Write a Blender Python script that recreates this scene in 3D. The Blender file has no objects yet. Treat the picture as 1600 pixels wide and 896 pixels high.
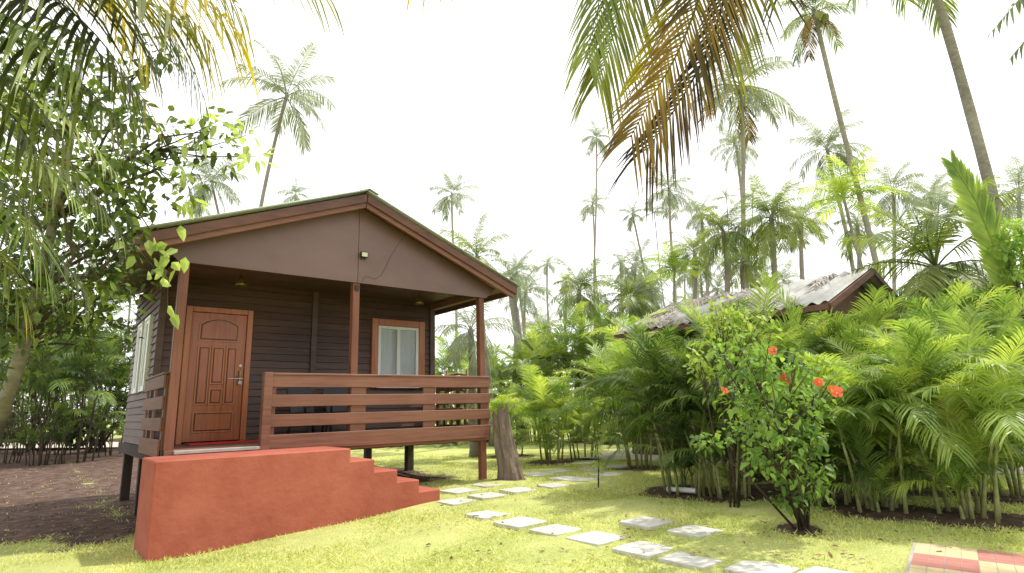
import bpy, math, random
import numpy as np
from mathutils import Vector, Matrix, Euler, noise as mnoise
random.seed(7); rng=np.random.default_rng(5)
C=bpy.context.scene.collection
R=math.radians; V=Vector; PI=math.pi
# ---------------------------------------------------------------- camera
CAM=V((-1.3594,-8.5125,1.167)); psi,phi,rho,f=.6838,.2075,-.0273,907.5
Fw=V((math.sin(psi)*math.cos(phi),math.cos(psi)*math.cos(phi),math.sin(phi)))
R0=V((math.cos(psi),-math.sin(psi),0)); U0=R0.cross(Fw)
Rt=R0*math.cos(rho)+U0*math.sin(rho); Up=U0*math.cos(rho)-R0*math.sin(rho)
FH=V((math.sin(psi),math.cos(psi),0))
cd=bpy.data.cameras.new('camera'); cam=bpy.data.objects.new('camera',cd); C.objects.link(cam)
cd.sensor_width=36; cd.lens=f/1600*36; cd.clip_end=2000; cd.clip_start=.05
M=Matrix((Rt,Up,-Fw)).transposed().to_4x4(); M.translation=CAM; cam.matrix_world=M
bpy.context.scene.camera=cam
def ray(x,y): return Fw+Rt*((x-800)/f)-Up*((y-448)/f)
def P(x,y,d): return CAM+ray(x,y)*d
def sm(t): t=min(1,max(0,t)); return t*t*(3-2*t)
def g(x,y): return -.27+.27*sm((x+.5)/6)
def gp(px,py):
    d=ray(px,py); z=0
    for _ in range(12):
        t=(z-CAM.z)/d.z; p=CAM+d*t; z=g(p.x,p.y)
    return V((p.x,p.y,z))
def onplane(px,py,axis,val):
    d=ray(px,py); t=(val-CAM[axis])/d[axis]; return CAM+d*t
def dep(p): return (p-CAM).dot(Fw)
# ---------------------------------------------------------------- materials
def newmat(name):
    m=bpy.data.materials.new(name); m.use_nodes=True; nt=m.node_tree; nt.nodes.clear()
    o=nt.nodes.new('ShaderNodeOutputMaterial'); return m,nt,o
def N(nt,t,**k):
    n=nt.nodes.new(t)
    for a,b in k.items():
        if a in n.inputs: n.inputs[a].default_value=b
        else: setattr(n,a,b)
    return n
def ramp(nt,fac,cols):
    r=nt.nodes.new('ShaderNodeValToRGB'); e=r.color_ramp.elements
    while len(e)<len(cols): e.new(.5)
    for i,(p,c) in enumerate(cols): e[i].position=p; e[i].color=(*c,1)
    nt.links.new(fac,r.inputs[0]); return r
def surf(name,c1,c2,scale=(4,4,4),rough=.7,bump=.3,bscale=30,dist=.01,spec=.3,metal=0,c3=None,big=.6):
    m,nt,o=newmat(name); L=nt.links.new
    tc=N(nt,'ShaderNodeTexCoord'); mp=N(nt,'ShaderNodeMapping'); mp.inputs['Scale'].default_value=scale
    L(tc.outputs['Object'],mp.inputs['Vector'])
    n1=N(nt,'ShaderNodeTexNoise',Scale=1.0,Detail=8.0,Roughness=.65); L(mp.outputs[0],n1.inputs['Vector'])
    n2=N(nt,'ShaderNodeTexNoise',Scale=big,Detail=4.0); L(tc.outputs['Object'],n2.inputs['Vector'])
    ad=N(nt,'ShaderNodeMath',operation='ADD'); L(n1.outputs['Fac'],ad.inputs[0]); L(n2.outputs['Fac'],ad.inputs[1])
    ge=N(nt,'ShaderNodeNewGeometry'); ri=N(nt,'ShaderNodeMath',operation='MULTIPLY_ADD'); L(ge.outputs['Random Per Island'],ri.inputs[0]); ri.inputs[1].default_value=.16; ri.inputs[2].default_value=-.08
    a3=N(nt,'ShaderNodeMath',operation='ADD'); L(ad.outputs[0],a3.inputs[0]); L(ri.outputs[0],a3.inputs[1])
    hf=N(nt,'ShaderNodeMath',operation='MULTIPLY'); hf.inputs[1].default_value=.5; L(a3.outputs[0],hf.inputs[0])
    cols=[(.36,c1),(.62,c2)] if c3 is None else [(.34,c1),(.5,c2),(.68,c3)]
    r=ramp(nt,hf.outputs[0],cols)
    b=N(nt,'ShaderNodeBsdfPrincipled',Roughness=rough,Metallic=metal); b.inputs['Specular IOR Level'].default_value=spec
    L(r.outputs[0],b.inputs['Base Color'])
    n3=N(nt,'ShaderNodeTexNoise',Scale=bscale,Detail=5.0)
    if scale[0]==scale[2]==scale[1]: L(tc.outputs['Object'],n3.inputs['Vector'])
    else: n3.inputs['Scale'].default_value=bscale/10; L(mp.outputs[0],n3.inputs['Vector'])
    bp=N(nt,'ShaderNodeBump',Strength=bump,Distance=dist); L(n3.outputs['Fac'],bp.inputs['Height']); L(bp.outputs[0],b.inputs['Normal'])
    L(b.outputs[0],o.inputs[0]); return m
def leafmat(name,dark,mid,light,trans=.4,rough=.45,spec=.35,tcol=None,nscale=1.5):
    m,nt,o=newmat(name); L=nt.links.new
    oi=N(nt,'ShaderNodeObjectInfo'); ge=N(nt,'ShaderNodeNewGeometry')
    n=N(nt,'ShaderNodeTexNoise',Scale=nscale,Detail=2.0); L(ge.outputs['Position'],n.inputs['Vector'])
    a=N(nt,'ShaderNodeMath',operation='MULTIPLY_ADD'); L(oi.outputs['Random'],a.inputs[0]); a.inputs[1].default_value=.4
    b0=N(nt,'ShaderNodeMath',operation='MULTIPLY_ADD'); L(n.outputs['Fac'],b0.inputs[0]); b0.inputs[1].default_value=1.5; b0.inputs[2].default_value=-.5
    L(b0.outputs[0],a.inputs[2])
    a2=N(nt,'ShaderNodeMath',operation='MULTIPLY_ADD'); L(ge.outputs['Random Per Island'],a2.inputs[0]); a2.inputs[1].default_value=.4; L(a.outputs[0],a2.inputs[2])
    r=ramp(nt,a2.outputs[0],[(.1,dark),(.5,mid),(.95,light)])
    b=N(nt,'ShaderNodeBsdfPrincipled',Roughness=rough); b.inputs['Specular IOR Level'].default_value=spec
    L(r.outputs[0],b.inputs['Base Color'])
    t=N(nt,'ShaderNodeBsdfTranslucent'); mx=N(nt,'ShaderNodeMix',data_type='RGBA',blend_type='MULTIPLY'); mx.inputs[0].default_value=1
    L(r.outputs[0],mx.inputs[6]); mx.inputs[7].default_value=(*(tcol or (1.5,1.5,.75)),1); L(mx.outputs[2],t.inputs[0])
    s=N(nt,'ShaderNodeMixShader'); s.inputs[0].default_value=trans
    L(b.outputs[0],s.inputs[1]); L(t.outputs[0],s.inputs[2]); L(s.outputs[0],o.inputs[0]); return m
def plain(name,c,rough=.5,metal=0,spec=.4):
    return surf(name,tuple(x*.82 for x in c),c,(3,3,3),rough,.08,60,.002,spec,metal)
MT={}
MT['wall']=surf('dark_stained_board',(.05,.028,.022),(.12,.067,.052),(1.2,9,40),.5,.35,30,.004,.4)
MT['wall_side']=surf('dark_side_board',(.07,.045,.037),(.15,.1,.08),(9,1.2,40),.55,.35,30,.004)
MT['post']=surf('brown_post_wood',(.1,.038,.024),(.22,.088,.052),(28,28,1.6),.5,.3,30,.004)
MT['beamx']=surf('brown_rail_wood',(.12,.05,.033),(.25,.116,.075),(1.4,26,26),.5,.35,30,.004)
MT['beamy']=surf('brown_rail_wood_side',(.1,.045,.03),(.21,.1,.066),(26,1.4,26),.55,.35,30,.004)
MT['verge']=surf('dark_verge_wood',(.07,.032,.022),(.16,.075,.05),(3,26,12),.5,.3,30,.004)
MT['panel']=surf('taupe_gable_ply',(.125,.07,.058),(.155,.09,.075),(1.2,2,2),.42,.08,25,.003,.45,c3=(.185,.11,.092),big=.5)
MT['door']=surf('varnished_door_wood',(.19,.047,.015),(.43,.13,.04),(22,22,1.3),.3,.25,30,.003,.5)
MT['doorg']=surf('door_groove_shade',(.05,.015,.007),(.1,.03,.012),(22,22,1.3),.4,.25,30,.003,.4)  # groove shade painted as a dark tone to deepen the panel relief
MT['doord']=surf('varnished_door_frame',(.26,.08,.026),(.5,.165,.052),(22,22,1.3),.33,.25,30,.003,.5)
MT['deck']=surf('deck_board_wood',(.13,.065,.045),(.26,.14,.1),(1.2,20,20),.6,.3,30,.003)
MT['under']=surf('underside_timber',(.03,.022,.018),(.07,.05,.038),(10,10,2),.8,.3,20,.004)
MT['roof']=surf('weathered_green_sheet',(.24,.28,.22),(.38,.42,.34),(2,2,2),.5,.15,30,.003,.4,c3=(.48,.5,.43))
MT['hutroof']=surf('pale_hut_sheet',(.2,.2,.18),(.33,.33,.3),(2,2,2),.7,.3,30,.003,.2,c3=(.48,.48,.45),big=.9)
MT['soffit']=surf('pale_soffit_board',(.14,.11,.08),(.28,.23,.16),(3,12,3),.7,.2,30,.003)
MT['red']=surf('red_painted_concrete',(.27,.068,.045),(.35,.095,.063),(3,3,3),.8,.55,16,.012,.2,c3=(.42,.128,.088),big=.8)
MT['cement']=surf('grey_cement',(.25,.24,.22),(.42,.4,.37),(6,6,6),.85,.4,40,.006,.2)
MT['stone']=surf('pale_paving_stone',(.34,.33,.28),(.48,.47,.42),(7,7,7),.9,.6,40,.008,.15,c3=(.58,.57,.52),big=1.7)
MT['white']=plain('white_frame_paint',(.78,.8,.78),.35)
MT['metal']=plain('satin_steel',(.35,.33,.3),.35,.9)
MT['brass']=surf('aged_brass',(.1,.06,.03),(.3,.2,.08),(8,8,8),.4,.1,30,.002,.4,.7)
MT['black']=plain('black_plastic',(.018,.018,.02),.4)
MT['lens']=plain('floodlight_lens',(.62,.58,.4),.25)
MT['mat']=surf('red_doormat_pile',(.4,.03,.025),(.6,.06,.05),(30,30,30),.95,.6,120,.01,.05)
MT['curtain']=surf('pale_curtain_cloth',(.62,.66,.65),(.8,.83,.82),(30,30,.6),.8,.3,20,.01,.1)
MT['bark']=surf('palm_bark',(.12,.108,.092),(.23,.21,.185),(6,6,16),.9,.6,20,.02,.1,c3=(.34,.315,.28))
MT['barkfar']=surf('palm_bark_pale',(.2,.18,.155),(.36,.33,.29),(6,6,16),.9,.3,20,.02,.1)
MT['barkdark']=surf('dark_bark',(.04,.032,.024),(.12,.095,.07),(6,6,6),.9,.6,20,.02,.1)
MT['stump']=surf('stump_bark',(.05,.038,.03),(.15,.115,.09),(9,9,3),.95,.9,14,.03,.1,c3=(.24,.19,.15))
MT['cane']=surf('areca_cane',(.1,.12,.045),(.26,.28,.11),(6,6,14),.5,.2,20,.004,.3,c3=(.42,.38,.2))
MT['thatch']=surf('dry_thatch',(.18,.155,.13),(.36,.32,.27),(4,4,4),.95,1,12,.04,.05,c3=(.54,.5,.44))
MT['coco']=leafmat('coconut_leaf',(.055,.085,.026),(.13,.18,.052),(.27,.32,.1),.42)
MT['cocofar']=leafmat('coconut_leaf_hazed',(.15,.185,.125),(.22,.26,.17),(.32,.35,.23),.35,.6,.2,(1.3,1.35,1.0))  # haze over distant palms is put into this paler leaf colour
MT['cocoyel']=leafmat('coconut_leaf_yellowing',(.14,.17,.02),(.34,.33,.03),(.58,.46,.03),.55,.45,.3,(1.3,1.2,.3))
MT['cocomix']=leafmat('coconut_leaf_turning',(.06,.08,.022),(.15,.18,.04),(.34,.32,.055),.44,.5,.3,(1.4,1.35,.6),5)
MT['brownleaf']=leafmat('dry_brown_leaf',(.04,.032,.02),(.11,.085,.035),(.29,.2,.055),.42,.6,.2,(1.4,1.25,.65),3)
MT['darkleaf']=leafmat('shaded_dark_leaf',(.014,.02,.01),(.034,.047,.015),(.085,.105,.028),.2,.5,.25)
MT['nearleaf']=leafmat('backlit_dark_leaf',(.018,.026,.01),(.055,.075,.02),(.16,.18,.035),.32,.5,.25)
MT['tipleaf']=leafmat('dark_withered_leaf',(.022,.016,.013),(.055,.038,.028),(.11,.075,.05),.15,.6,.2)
MT['areca']=leafmat('areca_leaf',(.06,.11,.03),(.15,.24,.055),(.32,.41,.1),.46,.42,.35,(1.5,1.55,.8))
MT['arecab']=leafmat('areca_leaf_bright',(.12,.18,.037),(.26,.35,.072),(.45,.52,.13),.5,.42,.35,(1.45,1.5,.8))
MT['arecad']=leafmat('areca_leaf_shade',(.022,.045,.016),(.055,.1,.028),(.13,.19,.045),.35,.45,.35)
MT['shrub']=leafmat('hibiscus_leaf',(.07,.135,.035),(.16,.275,.062),(.32,.46,.11),.45,.5,.3,nscale=2.5)
MT['tree']=leafmat('broad_tree_leaf',(.03,.05,.016),(.085,.13,.03),(.23,.31,.06),.42,.5,.3)
MT['limeleaf']=leafmat('young_lime_leaf',(.17,.25,.07),(.3,.4,.12),(.48,.58,.22),.5,.45,.3,(1.4,1.4,.8))
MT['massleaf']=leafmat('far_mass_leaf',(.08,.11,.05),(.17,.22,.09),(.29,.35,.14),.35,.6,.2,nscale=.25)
MT['grass']=leafmat('lawn_blade',(.28,.34,.09),(.49,.54,.16),(.7,.7,.3),.35,.6,.15,(1.2,1.2,.8),nscale=.9)
MT['litter']=leafmat('fallen_leaf',(.08,.05,.03),(.2,.13,.07),(.4,.28,.15),.1,.8,.1,(1,1,1))
MT['petal']=leafmat('hibiscus_petal',(.7,.06,.035),(.82,.11,.06),(.9,.2,.12),.3,.5,.3,(1.1,.9,.8))
MT['stamen']=plain('stamen_yellow',(.75,.5,.1),.6)
m,nt,o=newmat('window_glass'); b=N(nt,'ShaderNodeBsdfPrincipled',Roughness=.03,Alpha=.3); b.inputs['Base Color'].default_value=(.4,.46,.48,1); b.inputs['Specular IOR Level'].default_value=.8; nt.links.new(b.outputs[0],o.inputs[0]); MT['glass']=m
# ---------------------------------------------------------------- helpers
def wloc(o):
    v=V((0,0,0))
    while o: v+=o.location; o=o.parent
    return v
class MB:
    def __init__(s): s.v=[]; s.f=[]
    def add(s,vs,fs):
        n=len(s.v); s.v+= [tuple(x) for x in vs]; s.f+=[tuple(i+n for i in q) for q in fs]; return s
    def hexa(s,p): return s.add(p,[(0,3,2,1),(4,5,6,7),(0,1,5,4),(1,2,6,5),(2,3,7,6),(3,0,4,7)])
    def box(s,x0,x1,y0,y1,z0,z1):
        return s.hexa([(x0,y0,z0),(x1,y0,z0),(x1,y1,z0),(x0,y1,z0),(x0,y0,z1),(x1,y0,z1),(x1,y1,z1),(x0,y1,z1)])
    def bar(s,a,b,w,h,up=(0,0,1)):
        a=V(a); b=V(b); d=(b-a).normalized(); sd=d.cross(V(up)).normalized(); u=sd.cross(d)
        q=[(-1,-1),(1,-1),(1,1),(-1,1)]
        return s.hexa([a+sd*(w/2*i)+u*(h/2*j) for i,j in q]+[b+sd*(w/2*i)+u*(h/2*j) for i,j in q])
    def tube(s,pts,rad,n=8,bump=0):
        pts=[V(p) for p in pts]; k=len(pts); vs=[]; fs=[]
        if not hasattr(rad,'__len__'): rad=[rad]*k
        ref=V((1,0,0)) if abs((pts[-1]-pts[0]).normalized().x)<.8 else V((0,1,0))
        for i,p in enumerate(pts):
            t=(pts[min(i+1,k-1)]-pts[max(i-1,0)]).normalized(); a=t.cross(ref).normalized(); b=t.cross(a)
            for j in range(n):
                an=2*PI*j/n; r=rad[i]*(1+bump*random.uniform(-1,1)); vs.append(p+a*(math.cos(an)*r)+b*(math.sin(an)*r))
        for i in range(k-1):
            for j in range(n): fs.append((i*n+j,i*n+(j+1)%n,(i+1)*n+(j+1)%n,(i+1)*n+j))
        fs.append(tuple(range(n))[::-1]); fs.append(tuple((k-1)*n+j for j in range(n)))
        return s.add(vs,fs)
    def lathe(s,c,prof,n=20):
        vs=[];fs=[];k=len(prof)
        for r,z in prof:
            for j in range(n): a=2*PI*j/n; vs.append((c[0]+r*math.cos(a),c[1]+r*math.sin(a),c[2]+z))
        for i in range(k-1):
            for j in range(n): fs.append((i*n+j,i*n+(j+1)%n,(i+1)*n+(j+1)%n,(i+1)*n+j))
        return s.add(vs,fs)
    def extr(s,poly,off):
        n=len(poly); off=V(off); vs=[V(p) for p in poly]+[V(p)+off for p in poly]
        return s.add(vs,[tuple(range(n)),tuple(range(n,2*n))[::-1]]+[(i,i+n,(i+1)%n+n,(i+1)%n) for i in range(n)])
    def mesh(s,name,mat):
        me=bpy.data.meshes.new(name); me.from_pydata(s.v,[],s.f); me.materials.append(mat); me.update(); return me
    def build(s,name,mat,parent=None,smooth=False,bevel=0,local=False):
        if parent and not local:
            o=wloc(parent); s.v=[(a-o.x,b-o.y,c-o.z) for a,b,c in s.v]
        me=s.mesh(name,mat)
        if smooth:
            for p in me.polygons: p.use_smooth=True
        ob=bpy.data.objects.new(name,me); C.objects.link(ob)
        if parent: ob.parent=parent
        if bevel:
            import bmesh
            bm=bmesh.new(); bm.from_mesh(me); bmesh.ops.recalc_face_normals(bm,faces=bm.faces)
            bmesh.ops.bevel(bm,geom=bm.edges[:],offset=bevel,segments=1,affect='EDGES',clamp_overlap=True); bm.to_mesh(me); bm.free()
        return ob
def tag(o,label,cat,group=None):
    o['label']=label; o['category']=cat
    if group: o['group']=group
    return o
def thing(name,label,cat,loc,group=None):
    o=bpy.data.objects.new(name,None); C.objects.link(o); o.location=loc; o.empty_display_size=.1
    return tag(o,label,cat,group)
def struct(o,kind='structure'): o['kind']=kind; return o
# ---------------------------------------------------------------- fronds
def frond(mb,pts,n,ll,wid,droop,fwd=.75,fold=.25,base=.15,up=None,rr=.01,segs=3,jit=.12,prof=None,skip=0,rs=None):
    pts=[V(p) for p in pts]; cum=[0]
    for a,b in zip(pts,pts[1:]): cum.append(cum[-1]+(b-a).length)
    T=cum[-1]
    def at(t):
        d=t*T
        for i in range(len(pts)-1):
            if d<=cum[i+1] or i==len(pts)-2:
                k=(d-cum[i])/max(1e-6,cum[i+1]-cum[i]); p=pts[i].lerp(pts[i+1],k)
                a=(pts[i+1]-pts[i]).normalized(); b=(pts[min(i+2,len(pts)-1)]-pts[i+1]); b=b.normalized() if b.length>1e-6 else a
                return p,a.lerp(b,min(1,max(0,k*.5))).normalized()
    mb.tube(pts,[rr*(1-.85*c/T) for c in cum],5)
    rs=rs or random
    up=V(up or (0,0,1)); Rr=[0,.35,.72,1] if segs==3 else [0,.2,.45,.72,1]
    for i in range(n):
        t=base+(1-base)*(i+.5)/n; p,tg=at(t)
        sd=tg.cross(up)
        if sd.length<1e-3: sd=tg.cross(V((1,0,0)))
        sd.normalize(); nm=sd.cross(tg)
        l0=ll*((1-((t-.42)/.66)**2)**.5 if prof is None else prof(t))
        for s in (-1,1):
            if skip and rs.random()<skip: continue
            tj=tg*(fwd*(.75+.7*t)+rs.uniform(-jit,jit)); d=(sd*s+tj+nm*(fold+rs.uniform(-jit,jit))).normalized()
            L=l0*rs.uniform(.8,1.12); dr=droop*rs.uniform(.7,1.3); wd=d.cross(nm).normalized()
            vs=[]
            for k,r in enumerate(Rr):
                q=p+d*(L*r)+V((0,0,-1))*(L*dr*r*r)
                w=wid*(.55,1,.8,0)[k] if segs==3 else wid*(.5,.95,1,.65,0)[k]
                if w>0: vs+= [q+wd*w*.5,q-wd*w*.5]
                else: vs.append(q)
            m=len(Rr)-1; fs=[(2*k,2*k+1,2*k+3,2*k+2) for k in range(m-1)]+[(2*m-2,2*m-1,2*m)]
            mb.add(vs,fs)
def arc(e0,e1,n=9,pw=1.2,side=0):
    p=V((0,0,0)); o=[p.copy()]
    for i in range(n):
        t=(i+.5)/n; e=R(e0+(e1-e0)*t**pw); p=p+V((math.cos(e),side*t/1.5,math.sin(e)))/n; o.append(p.copy())
    return o
SPEC={}
for i,(a,b) in enumerate([(78,25),(62,-5),(45,-35),(20,-60),(-5,-78),(-40,-86)]):
    SPEC['coco%d'%i]=dict(pts=arc(a,b,side=random.uniform(-.2,.2)),n=38,ll=.25,wid=.0155,droop=.45+.12*i,fwd=.7,fold=.15,base=.18,rr=.009,skip=.05)
for i,(a,b) in enumerate([(84,40),(77,8),(68,-20),(56,-42),(38,-45)]):
    SPEC['areca%d'%i]=dict(pts=arc(a,b,side=random.uniform(-.25,.25),pw=1.5),n=38,ll=.34,wid=.014,droop=.3+.08*i,fwd=.95,fold=.45,base=.2,rr=.007,skip=.03,jit=.16)
for i,(a,b) in enumerate([(75,30),(55,5),(35,-20),(10,-40)]):
    SPEC['betel%d'%i]=dict(pts=arc(a,b,pw=1.3),n=24,ll=.34,wid=.026,droop=.55,fwd=.7,fold=.3,base=.15,rr=.012,jit=.18)
cache={}
def kgeo(kind):
    if kind not in cache:
        mb=MB(); frond(mb,rs=random.Random(len(kind)*7+int(kind[-1])),**SPEC[kind]); cache[kind]=mb
    return cache[kind]
def fmesh(kind,mat):
    k=(kind,mat)
    if k not in cache: cache[k]=kgeo(kind).mesh('frond',MT[mat])
    return cache[k].copy()
def addfrond(root,kind,mat,loc,L,az,tilt=0,name='frond',roll=0):
    o=bpy.data.objects.new(name,fmesh(kind,mat)); C.objects.link(o); o.parent=root
    o.location=V(loc)-wloc(root); o.rotation_euler=(roll,tilt,az); o.scale=(L,)*3; return o
def crownspec(n,kinds,wind,rs):
    out=[]
    for i in range(n):
        q=(i+.5)/n; k=min(len(kinds)-1,int(q*len(kinds))); az=i*2.39996+rs.uniform(-.25,.25)
        if wind is not None:
            dd=math.atan2(math.sin(az-wind),math.cos(az-wind)); az=wind+dd*.72
        out.append((q,kinds[k],az,rs.uniform(.75,1.12),rs.uniform(-.15,.15),rs.uniform(-.4,.4)))
    return out
def farcrown(key,kinds,mat,n,wind):
    k=('crown',key,mat,wind,kinds[0],n)
    if k not in cache:
        rs=random.Random(key); mb=MB()
        for q,kd,az,s,ti,ro in crownspec(n,kinds,wind,rs):
            Mx=Matrix.Translation((0,0,-.05*q))@Euler((ro,ti,az)).to_matrix().to_4x4()@Matrix.Scale(s,4); gk=kgeo(kd)
            mb.add([Mx@V(v) for v in gk.v],gk.f)
        cache[k]=mb.mesh('crown',MT[mat])
    return cache[k]
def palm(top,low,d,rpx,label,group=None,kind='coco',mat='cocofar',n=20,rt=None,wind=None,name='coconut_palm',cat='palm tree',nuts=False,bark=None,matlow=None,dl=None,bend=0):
    A=P(*top,d); B=P(*low,dl or d); k=(A.z-0)/(A.z-B.z) if A.z-B.z>.5 else 1
    base=A+(B-A)*k; base.z=g(base.x,base.y)-.05
    root=thing(name,label,cat,base,group)
    rt=rt or (.11 if kind=='coco' else .055); pts=[];rd=[];n_=14
    for i in range(n_+1):
        t=i/n_; p=base.lerp(A,t)+Rt*(bend*math.sin(PI*t)+.12*math.sin(t*7+d)*(1-t)*t*4*(.3 if d<20 else 1)); pts.append(p); rd.append(rt*(1.2-.5*t)*(1.25 if i==0 else 1)*(1+.06*(i%2)))
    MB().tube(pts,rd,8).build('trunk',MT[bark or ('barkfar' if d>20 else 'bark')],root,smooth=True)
    L=rpx/f*d*1.12
    kinds=['coco0','coco1','coco2','coco3','coco4','coco5'] if kind=='coco' else ['betel0','betel1','betel2','betel3']
    if d>=30:
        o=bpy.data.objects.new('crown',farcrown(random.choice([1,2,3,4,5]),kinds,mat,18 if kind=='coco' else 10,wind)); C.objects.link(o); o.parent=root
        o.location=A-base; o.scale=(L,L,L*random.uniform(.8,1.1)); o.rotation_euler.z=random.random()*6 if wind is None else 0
        return root
    for i,(q,kd,az,s,ti,ro) in enumerate(crownspec(n,kinds,wind,random)):
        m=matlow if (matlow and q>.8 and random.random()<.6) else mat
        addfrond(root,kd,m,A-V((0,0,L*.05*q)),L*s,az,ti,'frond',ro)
    if kind=='coco' and nuts:
        for i in range(5):
            a=i*1.3; q=A+V((math.cos(a)*.25,math.sin(a)*.25,-.3)); mb=MB(); mb.lathe(q,[(0,-.13),(.08,-.1),(.12,0),(.09,.1),(0,.14)],8); mb.build('coconut',MT['cane'],root,True)
    return root
PL=[
((448,148),(410,315),30,80,'tall coconut palm rising behind the left slope of the cottage roof',{}),
((330,282),(345,345),42,54,'grey-green coconut palm low behind the left end of the cottage roof',{}),
((706,303),(708,375),48,42,'small lone coconut palm in the sky just right of the cottage ridge',{}),
((462,304),(462,330),60,24,'tiny palm crown peeping over the left roof slope of the cottage',{}),
((312,322),(312,350),60,20,'tiny palm crown at the far left end of the cottage roof line',{}),
((932,215),(931,400),45,24,'very tall thin palm whose crown hides behind the hanging brown fronds',{'rt':.08}),
((926,318),(932,420),50,26,'thin small-crowned palm below the hanging frond tips',{'rt':.08}),
((1157,132),(1166,372),26,82,'big coconut palm with shaggy crown left of the leaning slender palm',{'nuts':True,'matlow':'brownleaf','n':24}),
((1150,228),(1162,330),38,44,'smaller coconut crown directly below the shaggy palm crown',{}),
((1272,18),(1372,430),17,62,'slender tall palm leaning across the hut gable',{'nuts':True,'rt':.085,'matlow':'brownleaf','mat':'coco','bark':'barkfar'}),
((1292,232),(1306,300),28,58,'wind-blown coconut palm right of the slender leaning trunk',{'wind':-2.2}),
((1046,296),(1050,400),42,46,'coconut palm with round crown left of the shaggy palm trunk',{}),
((988,335),(1010,430),50,22,'thin palm leaning left with tiny crown, left of the round-crowned palm',{}),
((1022,332),(1030,400),50,24,'thin palm with tiny crown just left of the round-crowned palm',{'kind':'betel'}),
((970,412),(972,470),55,22,'small far palm standing above the hedge left of the hut roof',{}),
((855,413),(856,470),55,20,'short far palm above the hedge nearest the cottage eave',{}),
((885,440),(885,490),50,22,'far palm low over the hedge, second from the cottage eave',{}),
((1054,420),(1056,470),24,42,'yellowish fan-shaped palm above the left end of the hut roof',{'kind':'betel','mat':'arecab'}),
((1096,335),(1100,400),34,38,'feathery palm left of the shaggy palm trunk, at mid height',{}),
((1135,308),(1138,350),50,20,'tiny palm crown just left of the shaggy palm trunk',{'kind':'betel'}),
((1176,302),(1176,350),50,20,'tiny palm crown just right of the shaggy palm trunk',{'kind':'betel'}),
((1130,362),(1136,440),20,60,'broad-leafed palm whose arching fronds hang in front of the shaggy palm trunk',{'mat':'coco','n':26}),
((1205,338),(1212,440),19,66,'dense round palm between the shaggy palm and the leaning slender palm',{'mat':'coco','n':30}),
((1252,345),(1256,430),24,48,'mid green palm just left of the leaning slender trunk',{'mat':'coco'}),
((1318,308),(1342,400),17,68,'yellow-green palm with arching broad leaflets behind the leaning slender trunk',{'kind':'betel','mat':'arecab','n':18}),
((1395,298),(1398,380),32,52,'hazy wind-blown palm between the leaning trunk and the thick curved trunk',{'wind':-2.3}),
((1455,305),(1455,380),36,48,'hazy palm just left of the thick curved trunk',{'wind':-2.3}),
((1592,302),(1596,380),30,60,'palm crown cut by the right edge behind the thick curved trunk',{}),
((1340,355),(1342,420),26,46,'drooping palm above the hut gable peak',{'mat':'coco'}),
((1085,395),(1086,450),26,46,'leafy palm above the left half of the hut roof',{'mat':'coco','n':24}),
((745,400),(752,480),19,62,'feathery green palm rising behind the right eave of the cottage',{'mat':'coco'}),
((798,435),(806,540),22,34,'short palm with pale trunk just right of the cottage eave',{'rt':.18}),
((905,455),(905,520),22,56,'bushy young coconut palm above the hedge between cottage and hut',{'mat':'coco','n':24}),
((985,470),(985,530),20,60,'spreading green palm filling the gap left of the hut roof end',{'mat':'coco','n':24}),
((1160,405),(1160,460),22,50,'leafy palm directly above the thatched hut roof',{'mat':'coco','n':24}),
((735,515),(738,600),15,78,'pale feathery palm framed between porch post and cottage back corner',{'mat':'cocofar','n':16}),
]
for t,l,d,r,lab,kw in PL: palm(t,l,d,r,lab,**kw)
palm((1425,-120),(1560,440),13,150,'thick curved palm trunk sweeping up out of the frame on the right',kind='coco',mat='coco',rt=.115,n=16,bark='bark',bend=.35)
palm((1462,415),(1470,470),12.5,160,'low spreading coconut palm filling the view right of the hut gable',mat='coco',rt=.2,n=26)
rp_=palm((1560,470),(1560,500),12,100,'young coconut palm with one huge upright frond near the thick curved trunk',mat='coco',rt=.15,n=9)
mb=MB(); pts=[P(1580,480,11),P(1556,390,11),P(1525,315,11),P(1488,256,11)]
frond(mb,pts,58,.72,.06,.03,1.5,.02,.08,up=-Fw,rr=.035,jit=.05,prof=lambda t:.5+.5*math.sin(PI*min(1,t*1.1))); mb.build('frond',MT['areca'],rp_)
for i in range(38):
    x=random.choice([random.uniform(830,1600),random.uniform(830,1600),random.uniform(0,250),random.uniform(800,1100)]); y=random.uniform(410,520); d=random.uniform(34,62)
    palm((x,y),(x+random.uniform(-8,8),y+60),d,random.uniform(26,44),'distant hazy coconut palm in the crowded grove along the horizon',group='distant coconut palms of the grove',n=12)
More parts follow.
